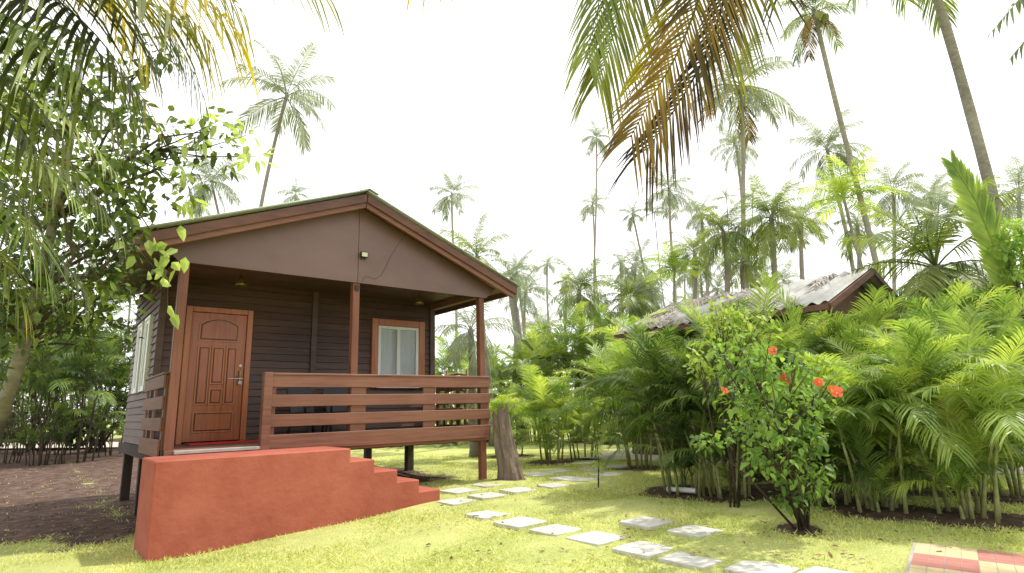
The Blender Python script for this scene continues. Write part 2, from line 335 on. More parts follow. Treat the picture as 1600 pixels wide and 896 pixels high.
# ---------------------------------------------------------------- areca clumps
def areca(bx,by,ytop,label,nc=8,mat='areca',spread=.3,sp=1.0,fl=None,nf=6,lean=.2,cmat='cane'):
    b=gp(bx,by); d=dep(b); top=P(bx,ytop,d); H=max(1.2,top.z-b.z)
    root=thing('areca_palm',label,'palm shrub',b,'areca palm clumps around the garden')
    L=fl or min(1.7,max(.85,.54*H))
    for i in range(nc):
        a=i*2.4+random.uniform(-.4,.4); r0=spread*math.sqrt(random.random()); h=(H-L*.75)*(random.uniform(.6,1.0) if i%4 else random.uniform(.12,.45))
        p0=b+V((math.cos(a)*r0,math.sin(a)*r0,-.05)); ln=lean*h*random.uniform(.4,1.3)
        p2=p0+V((math.cos(a)*ln,math.sin(a)*ln,h)); p1=p0.lerp(p2,.5)+V((0,0,h*.04))-V((math.cos(a),math.sin(a),0))*ln*.15
        MB().tube([p0,p0.lerp(p1,.5),p1,p1.lerp(p2,.5),p2],[.024,.02,.018,.016,.012],6).build('cane',MT[cmat],root,True)
        for j in range(nf):
            q=(j+.5)/nf; k=min(4,int(q*5)); az=j*2.4+a+random.uniform(-.3,.3)
            m=mat
            if random.random()<.3: m={'areca':'arecab','arecab':'areca','arecad':'areca'}[mat]
            elif random.random()<.12: m='arecad' if mat!='arecab' else 'areca'
            addfrond(root,'areca%d'%k,m,p2-V((0,0,.05*j*h*.2)),L*random.uniform(.7,1.1)*sp*(1 if i%4 else .75),az,random.uniform(-.2,.2))
    return root
AR=[
(800,712,585,'low ferny areca palm just right of the tree stump','arecab',7),
(862,722,560,'bright ferny areca palm, second clump right of the tree stump','arecab',8),
(912,716,600,'low areca palm behind the thin sapling','arecab',7),
(948,692,432,'tall areca palm standing highest between stump and hut','areca',10),
(1000,730,495,'areca palm left of the dense dark clump, beside the paved path end','areca',10),
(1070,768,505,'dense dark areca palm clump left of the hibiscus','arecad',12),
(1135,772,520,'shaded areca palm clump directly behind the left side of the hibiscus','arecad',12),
(1190,745,455,'areca palm with arching fronds in front of the hut roof','arecab',10),
(1270,742,470,'areca palm right behind the hibiscus top','areca',10),
(1378,796,492,'areca palm of many thin canes right of the hibiscus','areca',12),
(1440,764,462,'areca palm set back between the two big right-hand clumps','arecab',10),
(1515,806,470,'large areca palm clump nearest the checkered paving','arecab',13),
(1592,775,450,'areca palm cut by the right edge of the view','areca',12),
(1335,735,455,'areca palm in the back row below the hut gable','arecab',10),
(1560,732,440,'areca palm in the back row at far right','areca',10),
(1035,705,470,'areca palm of the back row below the left end of the hut roof','arecab',10),
(905,690,500,'areca palm of the back row behind the low ferny clumps','areca',10),
(840,690,520,'areca palm of the back row nearest the cottage','arecab',10),
(760,690,545,'areca palm seen past the right porch corner of the cottage','arecab',8),
(1110,712,470,'areca palm of the back row behind the dense dark clump','arecab',10),
(700,686,520,'areca palm seen through the porch rails behind the cottage','areca',8),
(1310,782,620,'low dark areca palm filling the gap just right of the hibiscus','arecad',8),
(1480,735,450,'areca palm in the back row behind the bright clump near the paving','areca',10),
]
for bx,by,yt,lab,m,nc in AR: areca(bx,by,yt,lab,nc,m)
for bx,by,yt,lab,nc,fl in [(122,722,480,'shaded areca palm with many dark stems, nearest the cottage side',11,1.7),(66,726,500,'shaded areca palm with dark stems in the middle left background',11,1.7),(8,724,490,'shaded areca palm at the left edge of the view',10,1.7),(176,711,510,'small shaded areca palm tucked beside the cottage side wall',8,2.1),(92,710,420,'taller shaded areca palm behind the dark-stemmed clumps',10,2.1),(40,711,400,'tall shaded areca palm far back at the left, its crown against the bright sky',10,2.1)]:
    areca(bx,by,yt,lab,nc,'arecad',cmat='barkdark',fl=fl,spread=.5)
# ---------------------------------------------------------------- broad leaf helper
def leaf(mb,c,d,nm,L,W):
    d=d.normalized(); s=d.cross(nm)
    if s.length<1e-3: s=d.cross(V((1,0,.3)))
    s.normalize(); n=s.cross(d); dn=V((0,0,-1))*L*.12
    b=c; t=c+d*L+dn*1.6
    a1=c+d*L*.3+s*W*.5+n*W*.12; a2=c+d*L*.68+s*W*.38+n*W*.08+dn*.6; b1=c+d*L*.3-s*W*.5+n*W*.12; b2=c+d*L*.68-s*W*.38+n*W*.08+dn*.6; m=c+d*L*.5-n*W*.05
    mb.add([b,a1,a2,t,b2,b1,m],[(0,1,6),(1,2,6),(2,3,6),(3,4,6),(4,5,6),(5,0,6)])
def rv(s=1): return V((random.gauss(0,s),random.gauss(0,s),random.gauss(0,s)))
def cluster(mb,c,rad,n,L,W,up=.3,stem=None):
    for _ in range(n):
        v=rv(); v.normalize(); p=c+V((v.x*rad[0],v.y*rad[1],v.z*rad[2]))*random.random()**.45
        d=(v+rv(.5)+V((0,0,-.3))); leaf(mb,p,d,V((0,0,1))+rv(.45),L*random.uniform(.6,1.15),W*random.uniform(.7,1.1))
def flower(root,c,sz):
    fl=MB(); face=(CAM-c).normalized()+rv(.45)+V((0,0,.3)); face.normalize()
    a=face.cross(V((0,0,1))).normalized(); b=a.cross(face)
    for k in range(5):
        an=k*2*PI/5+random.random()*.3; d=a*math.cos(an)+b*math.sin(an); s=d.cross(face)
        vs=[c]
        for rr,ww,h in [(.35,.25,.25),(.75,.45,.5),(1,.3,.35)]: vs+=[c+d*sz*rr+s*sz*ww+face*sz*h,c+d*sz*rr-s*sz*ww+face*sz*h*.7]
        fl.add(vs,[(0,2,1),(1,2,4,3),(3,4,6,5)])
    fo_=fl.build('flower',MT['petal'],root); MB().tube([c,c+face*sz*1.3+V((0,0,-.01))],[.004,.006],6).build('stamen',MT['stamen'],fo_,True)
def blobshrub(root,b0,hd,blobs,mat,dens,seed,L=.08,W=.055):
    st=MB(); fo=MB(); random.seed(seed)
    for i,(x,y,rx,ry,dz) in enumerate(blobs):
        c=P(x,y,hd+dz); rx=rx/f*hd; ry=ry/f*hd
        mid=b0.lerp(c,.5)+V((random.uniform(-.06,.06),random.uniform(-.06,.06),.05))
        st.tube([b0+V((random.uniform(-.05,.05),random.uniform(-.05,.05),-.05)),mid,c],[.015,.011,.005],6)
        for j in range(6):
            e=c+V((random.uniform(-1,1)*rx*1.2,random.uniform(-1,1)*rx,random.uniform(-.3,1.2)*ry)); st.tube([mid.lerp(c,.6),e],[.006,.003],5)
            cluster(fo,e,(.09,.09,.09),8,L,W)
        cluster(fo,c,(rx,rx,ry),int(dens*rx*ry/.16),L,W)
    st.build('stem',MT['barkdark'],root,True); fo.build('foliage',MT[mat],root)
hb=gp(1252,822); hd=dep(hb)
hib=thing('hibiscus_shrub','leafy hibiscus shrub with several red blooms standing alone on the lawn before the hedge','shrub',hb)
blobshrub(hib,hb,hd,[(1142,572,30,30,.1),(1178,562,40,34,-.2),(1228,582,42,36,-.3),(1272,608,36,34,0),(1166,625,44,44,.1),(1215,650,56,54,-.35),(1260,665,42,44,.1),(1158,680,26,26,.2),(1200,712,44,40,-.2),(1245,728,46,40,-.2),(1272,762,28,28,.1),(1240,778,32,26,-.1),(1106,692,20,11,.2),(1195,608,42,40,.1),(1235,688,46,42,0)],'shrub',155,21)
for x,y,sz in [(1208,549,.04),(1227,593,.05),(1279,598,.04),(1308,612,.052),(1133,609,.036),(1296,606,.03)]: flower(hib,P(x,y,hd-.4),sz)
h2=gp(1150,792); hd2=dep(h2)
hib2=thing('hibiscus_shrub','looser yellow-green hibiscus shrub with one tiny bloom, behind the upper left of the big hibiscus','shrub',h2)
blobshrub(hib2,h2,hd2,[(1122,498,34,26,0),(1150,522,34,30,.1),(1112,548,34,34,0),(1168,500,26,22,.1),(1120,600,30,36,.1),(1150,640,30,36,.1),(1095,575,22,22,0)],'arecab',110,22,.085,.055)
flower(hib2,P(1118,508,hd2-.25),.035)
# sapling
sp0=gp(935,762); sp=thing('sapling','thin waist-high sapling beside the stepping stones','sapling',sp0)
tp=P(933,690,dep(sp0)); MB().tube([sp0,sp0.lerp(tp,.5)+V((.02,0,0)),tp],[.012,.009,.004],6).build('stem',MT['barkdark'],sp,True)
fb=MB(); [cluster(fb,sp0.lerp(tp,t),(.08,.08,.08),8,.08,.04) for t in (.4,.6,.8,1)]; fb.build('foliage',MT['limeleaf'],sp)
# left tree
random.seed(33)
lb=gp(-25,745); ld=5.2
tr=thing('broadleaf_tree','big leaning broad-leafed tree with dark branches at the left of the cottage','tree',lb)
tb=MB(); path=[lb,P(5,640,ld+1.6),P(38,540,ld+1.4),P(60,450,ld+1.1),P(85,340,ld+.9),P(110,220,ld+.8),P(130,60,ld+.8)]
tb.tube(path,[.095,.08,.068,.055,.045,.036,.025],10,.1)
tb.build('trunk',MT['bark'],tr,True)
br=MB(); lf=MB(); ll=MB()
for a,(x,y,dd) in [(2,(-60,350,.2)),(2,(160,420,1.2)),(3,(240,300,.8)),(3,(60,250,-.3)),(3,(20,330,.6)),(4,(270,230,.9)),(4,(330,205,.7)),(4,(200,180,.3)),(4,(60,180,.9)),(5,(240,90,.9)),(5,(90,80,.4)),(5,(-20,120,.3)),(3,(205,360,1.2)),(2,(40,430,1.2)),(2,(120,470,1.4)),(4,(120,240,1.3)),(3,(180,330,1.6)),(3,(40,400,.2)),(4,(150,280,.2)),(2,(10,470,.8)),(2,(90,500,2)),(2,(150,500,2.2)),(3,(30,260,1.4)),(5,(130,140,1.4)),(4,(30,150,1.8)),(5,(60,60,1.8)),(4,(190,250,2)),(3,(120,380,2.2)),(3,(0,300,2.2)),(2,(190,440,2.6)),(2,(30,490,2.6)),(3,(90,420,3)),(2,(185,395,3)),(4,(80,300,3)),(2,(120,540,3)),(2,(30,560,3))]:
    s0=path[a]; e=P(x,y,ld+dd); md=s0.lerp(e,.5)+rv(.14); br.tube([s0,s0.lerp(md,.5)+rv(.05),md,md.lerp(e,.5)+rv(.05),e],[.024,.02,.016,.01,.005],6)
    for k in range(6):
        q=md.lerp(e,random.uniform(.2,1)); e2=q+rv(.28)+V((0,0,-.05)); br.tube([q,q.lerp(e2,.5)+rv(.04),e2],[.008,.006,.003],5)
        cluster(lf,e2,(.2,.2,.18),14,.13,.07)
    cluster(lf,e,(.28,.28,.22),26,.13,.07)
for a,(x,y) in [(4,(310,215)),(4,(385,212)),(4,(400,245)),(5,(340,190)),(4,(280,260)),(4,(290,310))]:
    s0=P(240,235,ld+.9); e=P(x,y,ld+.6); br.tube([s0,s0.lerp(e,.5)+rv(.05),e],[.01,.007,.003],5)
    cluster(ll,e,(.16,.16,.11),14,.14,.07)
tw=[P(215,330,ld+.7),P(235,360,ld+.6),P(252,400,ld+.55),P(262,450,ld+.5),P(262,490,ld+.5)]
br.tube(tw,[.007,.006,.005,.004,.003],5)
for x,y in [(240,372),(262,382),(278,390),(240,405),(268,410),(255,425),(282,352),(230,430),(262,478),(270,490),(245,385),(275,420),(232,375),(290,402),(250,440),(262,398),(246,418)]:
    leaf(ll,P(x,y,ld+.5),rv(.6)+V((0,0,-.6))+Rt*.3,-Fw+rv(.4),.15,.09)
for x,y in [(195,380),(185,420),(200,340),(210,400)]:
    leaf(ll,P(x,y,ld+.5),rv(.6)+V((0,0,-.4)),-Fw+rv(.4),.13,.08)
br.build('branch',MT['barkdark'],tr,True); lf.build('foliage',MT['tree'],tr); ll.build('young_foliage',MT['limeleaf'],tr)
random.seed(44)
for bx,by,yt,w,lab in [(150,706,500,1.8,'dense dark-leaved bush beside the cottage side wall'),(55,706,470,2.0,'dense dark-leaved bush under the leaning tree'),(-40,706,450,2.2,'dark-leaved bush at the far left edge')]:
    b=gp(bx,by); d=dep(b); t=P(bx,yt,d); H=t.z-b.z
    s=thing('garden_bush',lab,'bush',b); mb=MB(); sm_=MB()
    for k in range(14):
        c=b+V((random.uniform(-w,w),random.uniform(-w,w),H*random.uniform(.12,.92))); sm_.tube([b+V((random.uniform(-.4,.4),random.uniform(-.4,.4),0)),c],[.05,.02],5); cluster(mb,c,(1.0,1.0,.7),170,.3,.14)
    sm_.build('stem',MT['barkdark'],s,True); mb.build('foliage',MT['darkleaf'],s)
b=P(1590,395,11); s=thing('broadleaf_bush','bright broad-leafed bush reaching in from the right edge below the curved trunk','bush',V((b.x,b.y,0)))
mb=MB(); sm_=MB()
for x,y in [(1590,360),(1570,385),(1600,400),(1585,430),(1540,465),(1600,460),(1500,462),(1560,480)]:
    c=P(x,y,11); sm_.tube([V((b.x,b.y,0)),c],[.04,.01],6); cluster(mb,c,(.35,.35,.22),110,.15,.09)
sm_.build('stem',MT['barkdark'],s,True); mb.build('foliage',MT['shrub'],s)
# ---------------------------------------------------------------- near overhead fronds
random.seed(55)
def smooth(pts,k=4):
    o=[]
    n=len(pts)
    for i in range(n-1):
        p0=pts[max(i-1,0)];p1=pts[i];p2=pts[i+1];p3=pts[min(i+2,n-1)]
        for j in range(k):
            t=j/k; o.append(.5*((2*p1)+(p2-p0)*t+(2*p0-5*p1+4*p2-p3)*t*t+(3*p1-p0-3*p2+p3)*t**3))
    return o+[pts[-1]]
def nf(root,px,mat,n,ll,wid,droop,fwd=.6,fold=.1,up=None,rr=.013,dy=0,**k):
    pts=smooth([P(q[0],q[1]+dy,q[2]) for q in px]); mb=MB(); frond(mb,pts,n,ll,wid,droop,fwd,fold,base=.04,up=up,segs=4,rr=rr,jit=.17,**k); mb.build('frond',MT[mat],root)
mt_=P(1190,-330,3.6); base=CAM-FH*2.6+Rt*1.3; base.z=g(base.x,base.y)
pc=thing('coconut_palm','coconut palm overhead whose green and brown fronds hang into the top centre','palm tree',base)
MB().tube(smooth([base,base.lerp(mt_,.35)+V((0,0,.5)),base.lerp(mt_,.7)+V((0,0,.5)),mt_]),[.2,.19,.18,.17,.16,.16,.15,.15,.15,.15,.15,.15,.15],10,.03).build('trunk',MT['bark'],pc,True)
UPc=-Fw
nf(pc,[(1120,-240,3.2),(1030,-150,3.2),(985,-50,3.1),(960,50,3.1),(935,130,3.1)],'cocomix',62,.34,.012,.75,1.1,.1,up=UPc,prof=lambda t:.55+.5*math.sin(PI*t*.9),rr=.009)
nf(pc,[(1110,-260,3.1),(1010,-180,3.1),(955,-80,3.0),(935,10,3.0),(915,90,3.0)],'coco',48,.28,.012,.8,1.1,.1,up=UPc,prof=lambda t:.5+.5*math.sin(PI*t*.9),rr=.008)
nf(pc,[(1165,-280,3.0),(1140,-140,2.9),(1105,-40,2.85),(1065,70,2.85),(1015,160,2.85),(985,215,2.85)],'brownleaf',72,.34,.0125,.5,.95,.1,up=UPc,prof=lambda t:.6+.45*math.sin(PI*t*.95))
nf(pc,[(1150,-280,3.1),(1115,-140,3.0),(1080,-40,2.95),(1040,50,2.95),(1005,120,2.95)],'cocoyel',40,.3,.012,.6,1.0,.1,up=UPc,prof=lambda t:.6+.4*math.sin(PI*t*.95),rr=.007)
nf(pc,[(1160,-200,2.95),(1140,-40,2.9),(1105,80,2.9),(1055,170,2.9),(1010,235,2.9)],'tipleaf',54,.31,.012,.6,1.1,.1,up=UPc,prof=lambda t:.35+.6*t)
nf(pc,[(1190,-260,3.1),(1185,-140,3.05),(1175,-50,3.05),(1155,30,3.05),(1130,90,3.05)],'cocomix',46,.34,.012,.6,.9,.1,up=UPc,prof=lambda t:.6+.3*t,rr=.009)
nf(pc,[(1230,-260,3.3),(1225,-140,3.2),(1220,-70,3.2),(1222,-10,3.2)],'tipleaf',26,.22,.014,.8,.7,.1,up=UPc,prof=lambda t:.9)
nf(pc,[(1230,-300,3.5),(1310,-170,3.5),(1350,-110,3.5),(1370,-55,3.5)],'tipleaf',22,.2,.014,.5,.7,.1,up=UPc,prof=lambda t:.7)
nf(pc,[(1100,-300,3.5),(900,-190,3.5),(760,-100,3.5),(640,-30,3.5)],'cocoyel',34,.3,.015,.7,.8,.1,up=UPc)
# upper-left palm
tl=P(-330,-420,4.2); bl=P(-1150,900,4.2); bl.z=g(bl.x,bl.y)
pl_=thing('coconut_palm','coconut palm outside the left edge whose dark and yellow fronds hang across the upper left','palm tree',bl)
MB().tube([bl,bl.lerp(tl,.5),tl],[.2,.17,.15],10).build('trunk',MT['bark'],pl_,True)
F1=[(-200,-300,3.6),(20,-190,3.4),(200,-110,3.2),(310,-50,3.1),(380,20,3.1)]
nf(pl_,F1,'cocoyel',62,.5,.025,.95,.5,.05,dy=40)
nf(pl_,[(-200,-260,3.5),(0,-150,3.3),(150,-90,3.2),(260,-40,3.1),(330,40,3.1)],'cocoyel',56,.46,.024,1.0,.5,.05,dy=30)
nf(pl_,F1,'cocomix',50,.42,.022,.9,.5,.05,dy=0)
nf(pl_,[(-200,-340,3.6),(80,-230,3.4),(300,-150,3.3),(430,-80,3.2),(520,-20,3.2)],'cocomix',60,.34,.02,.9,.6,.1,dy=20)
DK=[[(-200,-300,3.4),(-60,-160,3.2),(60,-60,3.0),(150,20,2.9),(215,110,2.9)],[(-200,-260,3.3),(-100,-80,3.1),(0,10,3.0),(110,80,2.9),(200,170,2.9)],[(-200,-200,3.3),(-120,-30,3.0),(-40,50,2.9),(40,110,2.9),(110,200,2.9)],[(-200,-300,4),(20,-160,4),(190,-60,4),(270,20,4),(320,120,4)],[(-200,-240,3.1),(-60,-120,2.9),(60,-70,2.8),(180,-50,2.8),(290,0,2.8)],[(-200,-160,3.3),(-120,0,3.1),(-40,90,3.0),(30,160,3.0),(80,250,3.0)]]
for k,q_ in enumerate(DK):
    nf(pl_,q_,'nearleaf' if k!=3 else 'darkleaf',50,.44,.022,.9,.55,.05,dy=35)
    if k in (0,1): nf(pl_,[(x+30,y-30,z+.2) for x,y,z in q_],'cocomix' if k else 'darkleaf',46,.4,.021,.85,.55,.05,dy=20)
nf(pl_,[(-200,-350,3.8),(0,-200,3.8),(110,-100,3.7),(190,-20,3.7),(240,70,3.7)],'cocoyel',56,.46,.022,.9,.5,.05,dy=40)
nf(pl_,[(-200,-240,3.0),(-90,-90,2.8),(-20,-40,2.7),(60,10,2.7),(130,80,2.7)],'coco',56,.36,.02,1.0,.4,.05,dy=50)
# left low palm
ba=P(-260,760,3.9); ba.z=g(ba.x,ba.y)
pa=thing('young_palm','young palm at the left edge with green fronds arching over the dark ground','palm tree',ba)
ca=P(-240,420,3.9)
MB().tube([ba,ca],[.14,.1],10).build('trunk',MT['bark'],pa,True)
nf(pa,[(-240,420,3.9),(-120,260,3.7),(-10,225,3.6),(70,260,3.5),(140,340,3.5)],'areca',56,.34,.02,.6,.6,.2)
nf(pa,[(-240,420,3.9),(-120,330,3.6),(-20,315,3.5),(40,360,3.4),(80,440,3.4)],'areca',50,.36,.02,.8,.6,.2)
nf(pa,[(-240,420,3.9),(-140,380,3.5),(-60,370,3.4),(0,400,3.3),(40,480,3.3)],'cocomix',46,.34,.02,.9,.6,.2)
nf(pa,[(-240,420,4.1),(-100,200,4.2),(30,150,4.2),(110,190,4.2),(180,270,4.2)],'coco',50,.36,.022,.7,.6,.2)
nf(pa,[(-240,420,3.7),(-130,290,3.5),(-40,270,3.4),(20,300,3.3),(60,370,3.3)],'nearleaf',50,.36,.02,.9,.6,.2)
nf(pa,[(-240,420,4.2),(-120,290,4.3),(20,240,4.4),(120,280,4.4),(190,370,4.4)],'nearleaf',54,.38,.022,.8,.6,.2)
nf(pa,[(-240,420,4.2),(-140,350,4.3),(-20,350,4.4),(80,390,4.4),(140,470,4.4)],'darkleaf',54,.38,.022,.8,.6,.2)
# right palm outside edge
tR=P(1780,-60,6); bR=P(1900,760,6); bR.z=g(bR.x,bR.y)
pr=thing('coconut_palm','coconut palm outside the right edge with green frond tips in the top right corner','palm tree',bR)
MB().tube([bR,tR],[.2,.14],10).build('trunk',MT['bark'],pr,True)
nf(pr,[(1780,-60,6),(1700,-90,6),(1620,-30,6),(1550,50,6)],'coco',44,.5,.034,.5,.7,.2)
nf(pr,[(1780,-60,6),(1700,-40,6),(1640,20,6),(1580,90,6)],'coco',44,.45,.034,.5,.7,.2)
# ---------------------------------------------------------------- cottage
random.seed(66)
D=.773; uR=4.85; uM=2.41; zB=D+2.43; zR=D+.975; zS=D-.09; d=1.73; DH=4.6; OV=.32; zP=D+3.797; W=3.03; zE=D+2.607
sl=(zP-zE)/W; uRL=1.125; zr=lambda u: zP-abs(u-uM)*sl
ct=thing('wooden_cottage','dark brown timber cottage on stilts with gabled roof and front porch','cottage',(uM,2.3,0))
def clap(mb,axis,c,a0,a1,z0,z1,ops,face,h=.118):
    n=int(math.ceil((z1-z0)/h))
    for i in range(n):
        za=z0+i*h; zb=min(z1,za+h-.003); zc=(za+zb)/2; segs=[(a0,a1)]
        for o0,o1,oz0,oz1 in ops:
            if oz0<zc<oz1:
                ns=[]
                for s0,s1 in segs:
                    if o1<=s0 or o0>=s1: ns.append((s0,s1)); continue
                    if s0<o0: ns.append((s0,o0))
                    if s1>o1: ns.append((o1,s1))
                segs=ns
        for s0,s1 in segs:
            b=c+face*.026; t=c+face*.004; k=c-face*.03
            if axis=='x': q=[(s0,b,za),(s1,b,za),(s1,k,za),(s0,k,za),(s0,t,zb),(s1,t,zb),(s1,k,zb),(s0,k,zb)]
            else: q=[(b,s1,za),(b,s0,za),(k,s0,za),(k,s1,za),(t,s1,zb),(t,s0,zb),(k,s0,zb),(k,s1,zb)]
            mb.hexa(q)
dl,dr=.345,1.336; dz=D+2.12; wl,wr,w0,w1=3.485,4.628,D+.842,D+2.162
mb=MB(); clap(mb,'x',d,0,uR,D,zB+.25,[(dl+.03,dr-.03,D-.1,dz-.03),(wl+.05,wr-.05,w0+.05,w1-.05)],-1); mb.build('front_wall',MT['wall'],ct)
lwo=[(d+.55,d+1.05,D+.85,D+2.0),(d+1.4,d+1.9,D+.85,D+2.0)]
mb=MB(); clap(mb,'y',0,d+.03,DH,D,zB+.25,lwo,-1); mb.build('side_wall',MT['wall_side'],ct)
mb=MB(); clap(mb,'y',uR,d+.03,DH,D,zB+.25,[],1); mb.build('side_wall',MT['wall_side'],ct)
mb=MB(); mb.box(.03,uR-.03,DH-.05,DH,D,zB+.25); mb.extr([(0,DH,zB+.25),(uR,DH,zB+.25),(uR,DH,zr(uR)-.1),(uM,DH,zP-.1),(0,DH,zr(0)-.1)],(0,-.05,0)); mb.build('back_wall',MT['wall_side'],ct)
a=onplane(493,450,1,d).x
for q0,q1 in ((a-.05,a+.05),(-.03,.07),(uR-.08,uR+.03)): MB().box(q0,q1,d-.052,d-.028,D,zB+.2).build('wall_trim',MT['wall'],ct,bevel=.004)
mb=MB()
for i in range(14): y0=.02+i*.124; mb.box(-.02,uR+.05,y0,y0+.118,D-.03,D)
mb.build('deck',MT['deck'],ct)
mb=MB(); mb.box(-.05,uR+.12,-.035,0,D-.13,D+.0); mb.build('deck_fascia',MT['beamx'],ct,bevel=.004)
mb=MB(); mb.box(.05,1.12,-.1,-.036,D-.05,D-.005); mb.build('threshold',MT['cement'],ct,bevel=.006)
mb=MB(); mb.box(-.08,-.025,0,DH,D-.17,D-.01); mb.box(uR+.06,uR+.11,0,DH,D-.17,D-.01)
for y in (.9,2.6,4.3): mb.box(-.02,uR,y,y+.1,D-.2,D-.035)
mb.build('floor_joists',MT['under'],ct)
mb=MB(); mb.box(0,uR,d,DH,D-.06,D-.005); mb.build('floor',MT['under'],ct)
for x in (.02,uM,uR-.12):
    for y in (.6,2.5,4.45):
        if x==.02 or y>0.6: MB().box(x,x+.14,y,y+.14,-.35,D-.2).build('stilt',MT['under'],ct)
MB().box(-.055,.055,.0,.11,D,zB).build('porch_post',MT['post'],ct,bevel=.006)
MB().box(uM-.055,uM+.055,.0,.11,D,zB).build('porch_post',MT['post'],ct,bevel=.006)
MB().box(uR-.055,uR+.055,.002,.112,-.05,zB).build('porch_post',MT['post'],ct,bevel=.006)
mb=MB(); mb.box(-.06,uR+.06,.01,.1,zB,zB+.12); mb.build('porch_beam',MT['verge'],ct)
for u in (0,uR): MB().box(u-.05,u+.05,.115,d-.03,zB-.0,zB+.12).build('porch_beam',MT['beamy'],ct)
mb=MB()
for i in range(12): mb.box(.0,uR,.12+i*.134,.12+i*.134+.13,zB+.125,zB+.14)
mb.build('porch_ceiling',MT['wall'],ct)
for a0,a1 in ((-.3,uM-.004),(uM+.004,uR+.3)):
    lo0=max(a0,-.08) if a0<0 else a0; lo1=min(a1,uR+.08)
    poly=[(lo0,-.03,zB-.02),(lo1,-.03,zB-.02),(a1,-.03,zr(a1)-.12),(a0,-.03,zr(a0)-.12)]
    MB().extr(poly,(0,.022,0)).build('gable_panel',MT['panel'],ct)
def slope(u0,u1,y0,y1,zo0,zo1,mbx):
    mbx.hexa([(u0,y0,zr(u0)+zo0),(u1,y0,zr(u1)+zo0),(u1,y1,zr(u1)+zo0),(u0,y1,zr(u0)+zo0),(u0,y0,zr(u0)+zo1),(u1,y0,zr(u1)+zo1),(u1,y1,zr(u1)+zo1),(u0,y1,zr(u0)+zo1)])
y0=-OV; y1=DH+.35
for sg in (-1,1):
    ue=uM+sg*(W+.04); vs=[];fs=[]; n=int((y1-y0+.08)/.019)
    for i in range(n+1):
        y=y0-.05+i*.019; w=.014*math.sin(i*.019/.152*2*PI)
        vs+=[(uM,y,zP+.05+w),(ue,y,zr(ue)+.05+w)]
    for i in range(n): fs.append((2*i,2*i+1,2*i+3,2*i+2))
    o=MB().add(vs,fs).build('roof_sheet',MT['roof'],ct,True); mo=o.modifiers.new('s','SOLIDIFY'); mo.thickness=.022
    mb=MB(); slope(uM+sg*.005,uM+sg*W,y0,y0+.032,-.13,.01,mb); mb.build('verge_board',MT['verge'],ct,bevel=.004)
    mb=MB(); slope(uM+sg*.005,uM+sg*(W-.05),y0+.04,y0+.1,-.21,-.02,mb); mb.build('verge_board',MT['beamx'],ct,bevel=.004)
    mb=MB(); slope(uM+sg*.005,uM+sg*(W-.02),y0+.12,y1-.02,-.03,-.012,mb); mb.build('soffit',MT['soffit'],ct)
    mb=MB(); ee=uM+sg*W
    mb.box(min(ee,ee-sg*.03),max(ee,ee-sg*.03),y0+.033,y1,zr(ee)-.12,zr(ee)+.01); mb.build('eave_board',MT['verge'],ct)
    for q in (.8,1.7,2.75):
        u=uM+sg*q; MB().box(u-.03,u+.03,y0+.11,-.035,zr(u)-.11,zr(u)-.045).build('purlin',MT['verge'],ct)
mb=MB()
for sg in (-1,1): slope(uM,uM+sg*.16,y0-.07,y1+.05,.07,.078,mb)
mb.build('ridge_cap',MT['roof'],ct)
def rail(name,a,b,posts,parent,mat,pm,out):
    a=V(a);b=V(b);r=bpy.data.objects.new(name,None); C.objects.link(r); r.parent=parent; r.location=(a+b)/2-wloc(parent)
    dv=(b-a).normalized(); o=V(out)
    MB().bar(a+V((0,0,zR-.015)),b+V((0,0,zR-.015)),.1,.03).build('top_rail',MT[mat],r,bevel=.005)
    for z0,h in ((zR-.115,.165),(zR-.385,.165),(zR-.655,.165),(zR-.95,.215)):
        MB().bar(a+V((0,0,z0))+o*.03,b+V((0,0,z0))+o*.03,.025,h).build('rail_board',MT[mat],r,bevel=.004)
    for t,w in posts:
        p=a+dv*t; MB().bar(p+V((0,0,D)),p+V((0,0,zR-.04)),w if abs(dv.y)<.5 else .03,.03 if abs(dv.y)<.5 else w,up=(0,1,0)).build('baluster',MT[pm],r,bevel=.004)
    return r
fx=-.045
LR=uR+.08-uRL
u1=onplane(560,620,1,fx).x-uRL; u2=onplane(670,620,1,fx).x-uRL
rr=rail('front_railing',(uRL,fx,0),(uRL+LR,fx,0),[(.06,.12),(u1,.24),(u2,.22),(LR-.09,.18)],ct,'beamx','beamx',(0,-1,0))
MB().box(uRL-.06,uRL+.055,fx-.062,fx+.05,zS-.02,zR+.005).build('newel_post',MT['beamx'],rr,bevel=.006)
rail('side_railing',(-.07,.06,0),(-.07,d-.02,0),[(.06,.1),(.85,.12),(d-.15,.1)],ct,'beamy','beamy',(-1,0,0))
rail('side_railing',(uR+.07,.06,0),(uR+.07,d-.02,0),[(.06,.1),(.85,.12),(d-.15,.1)],ct,'beamy','beamy',(1,0,0))
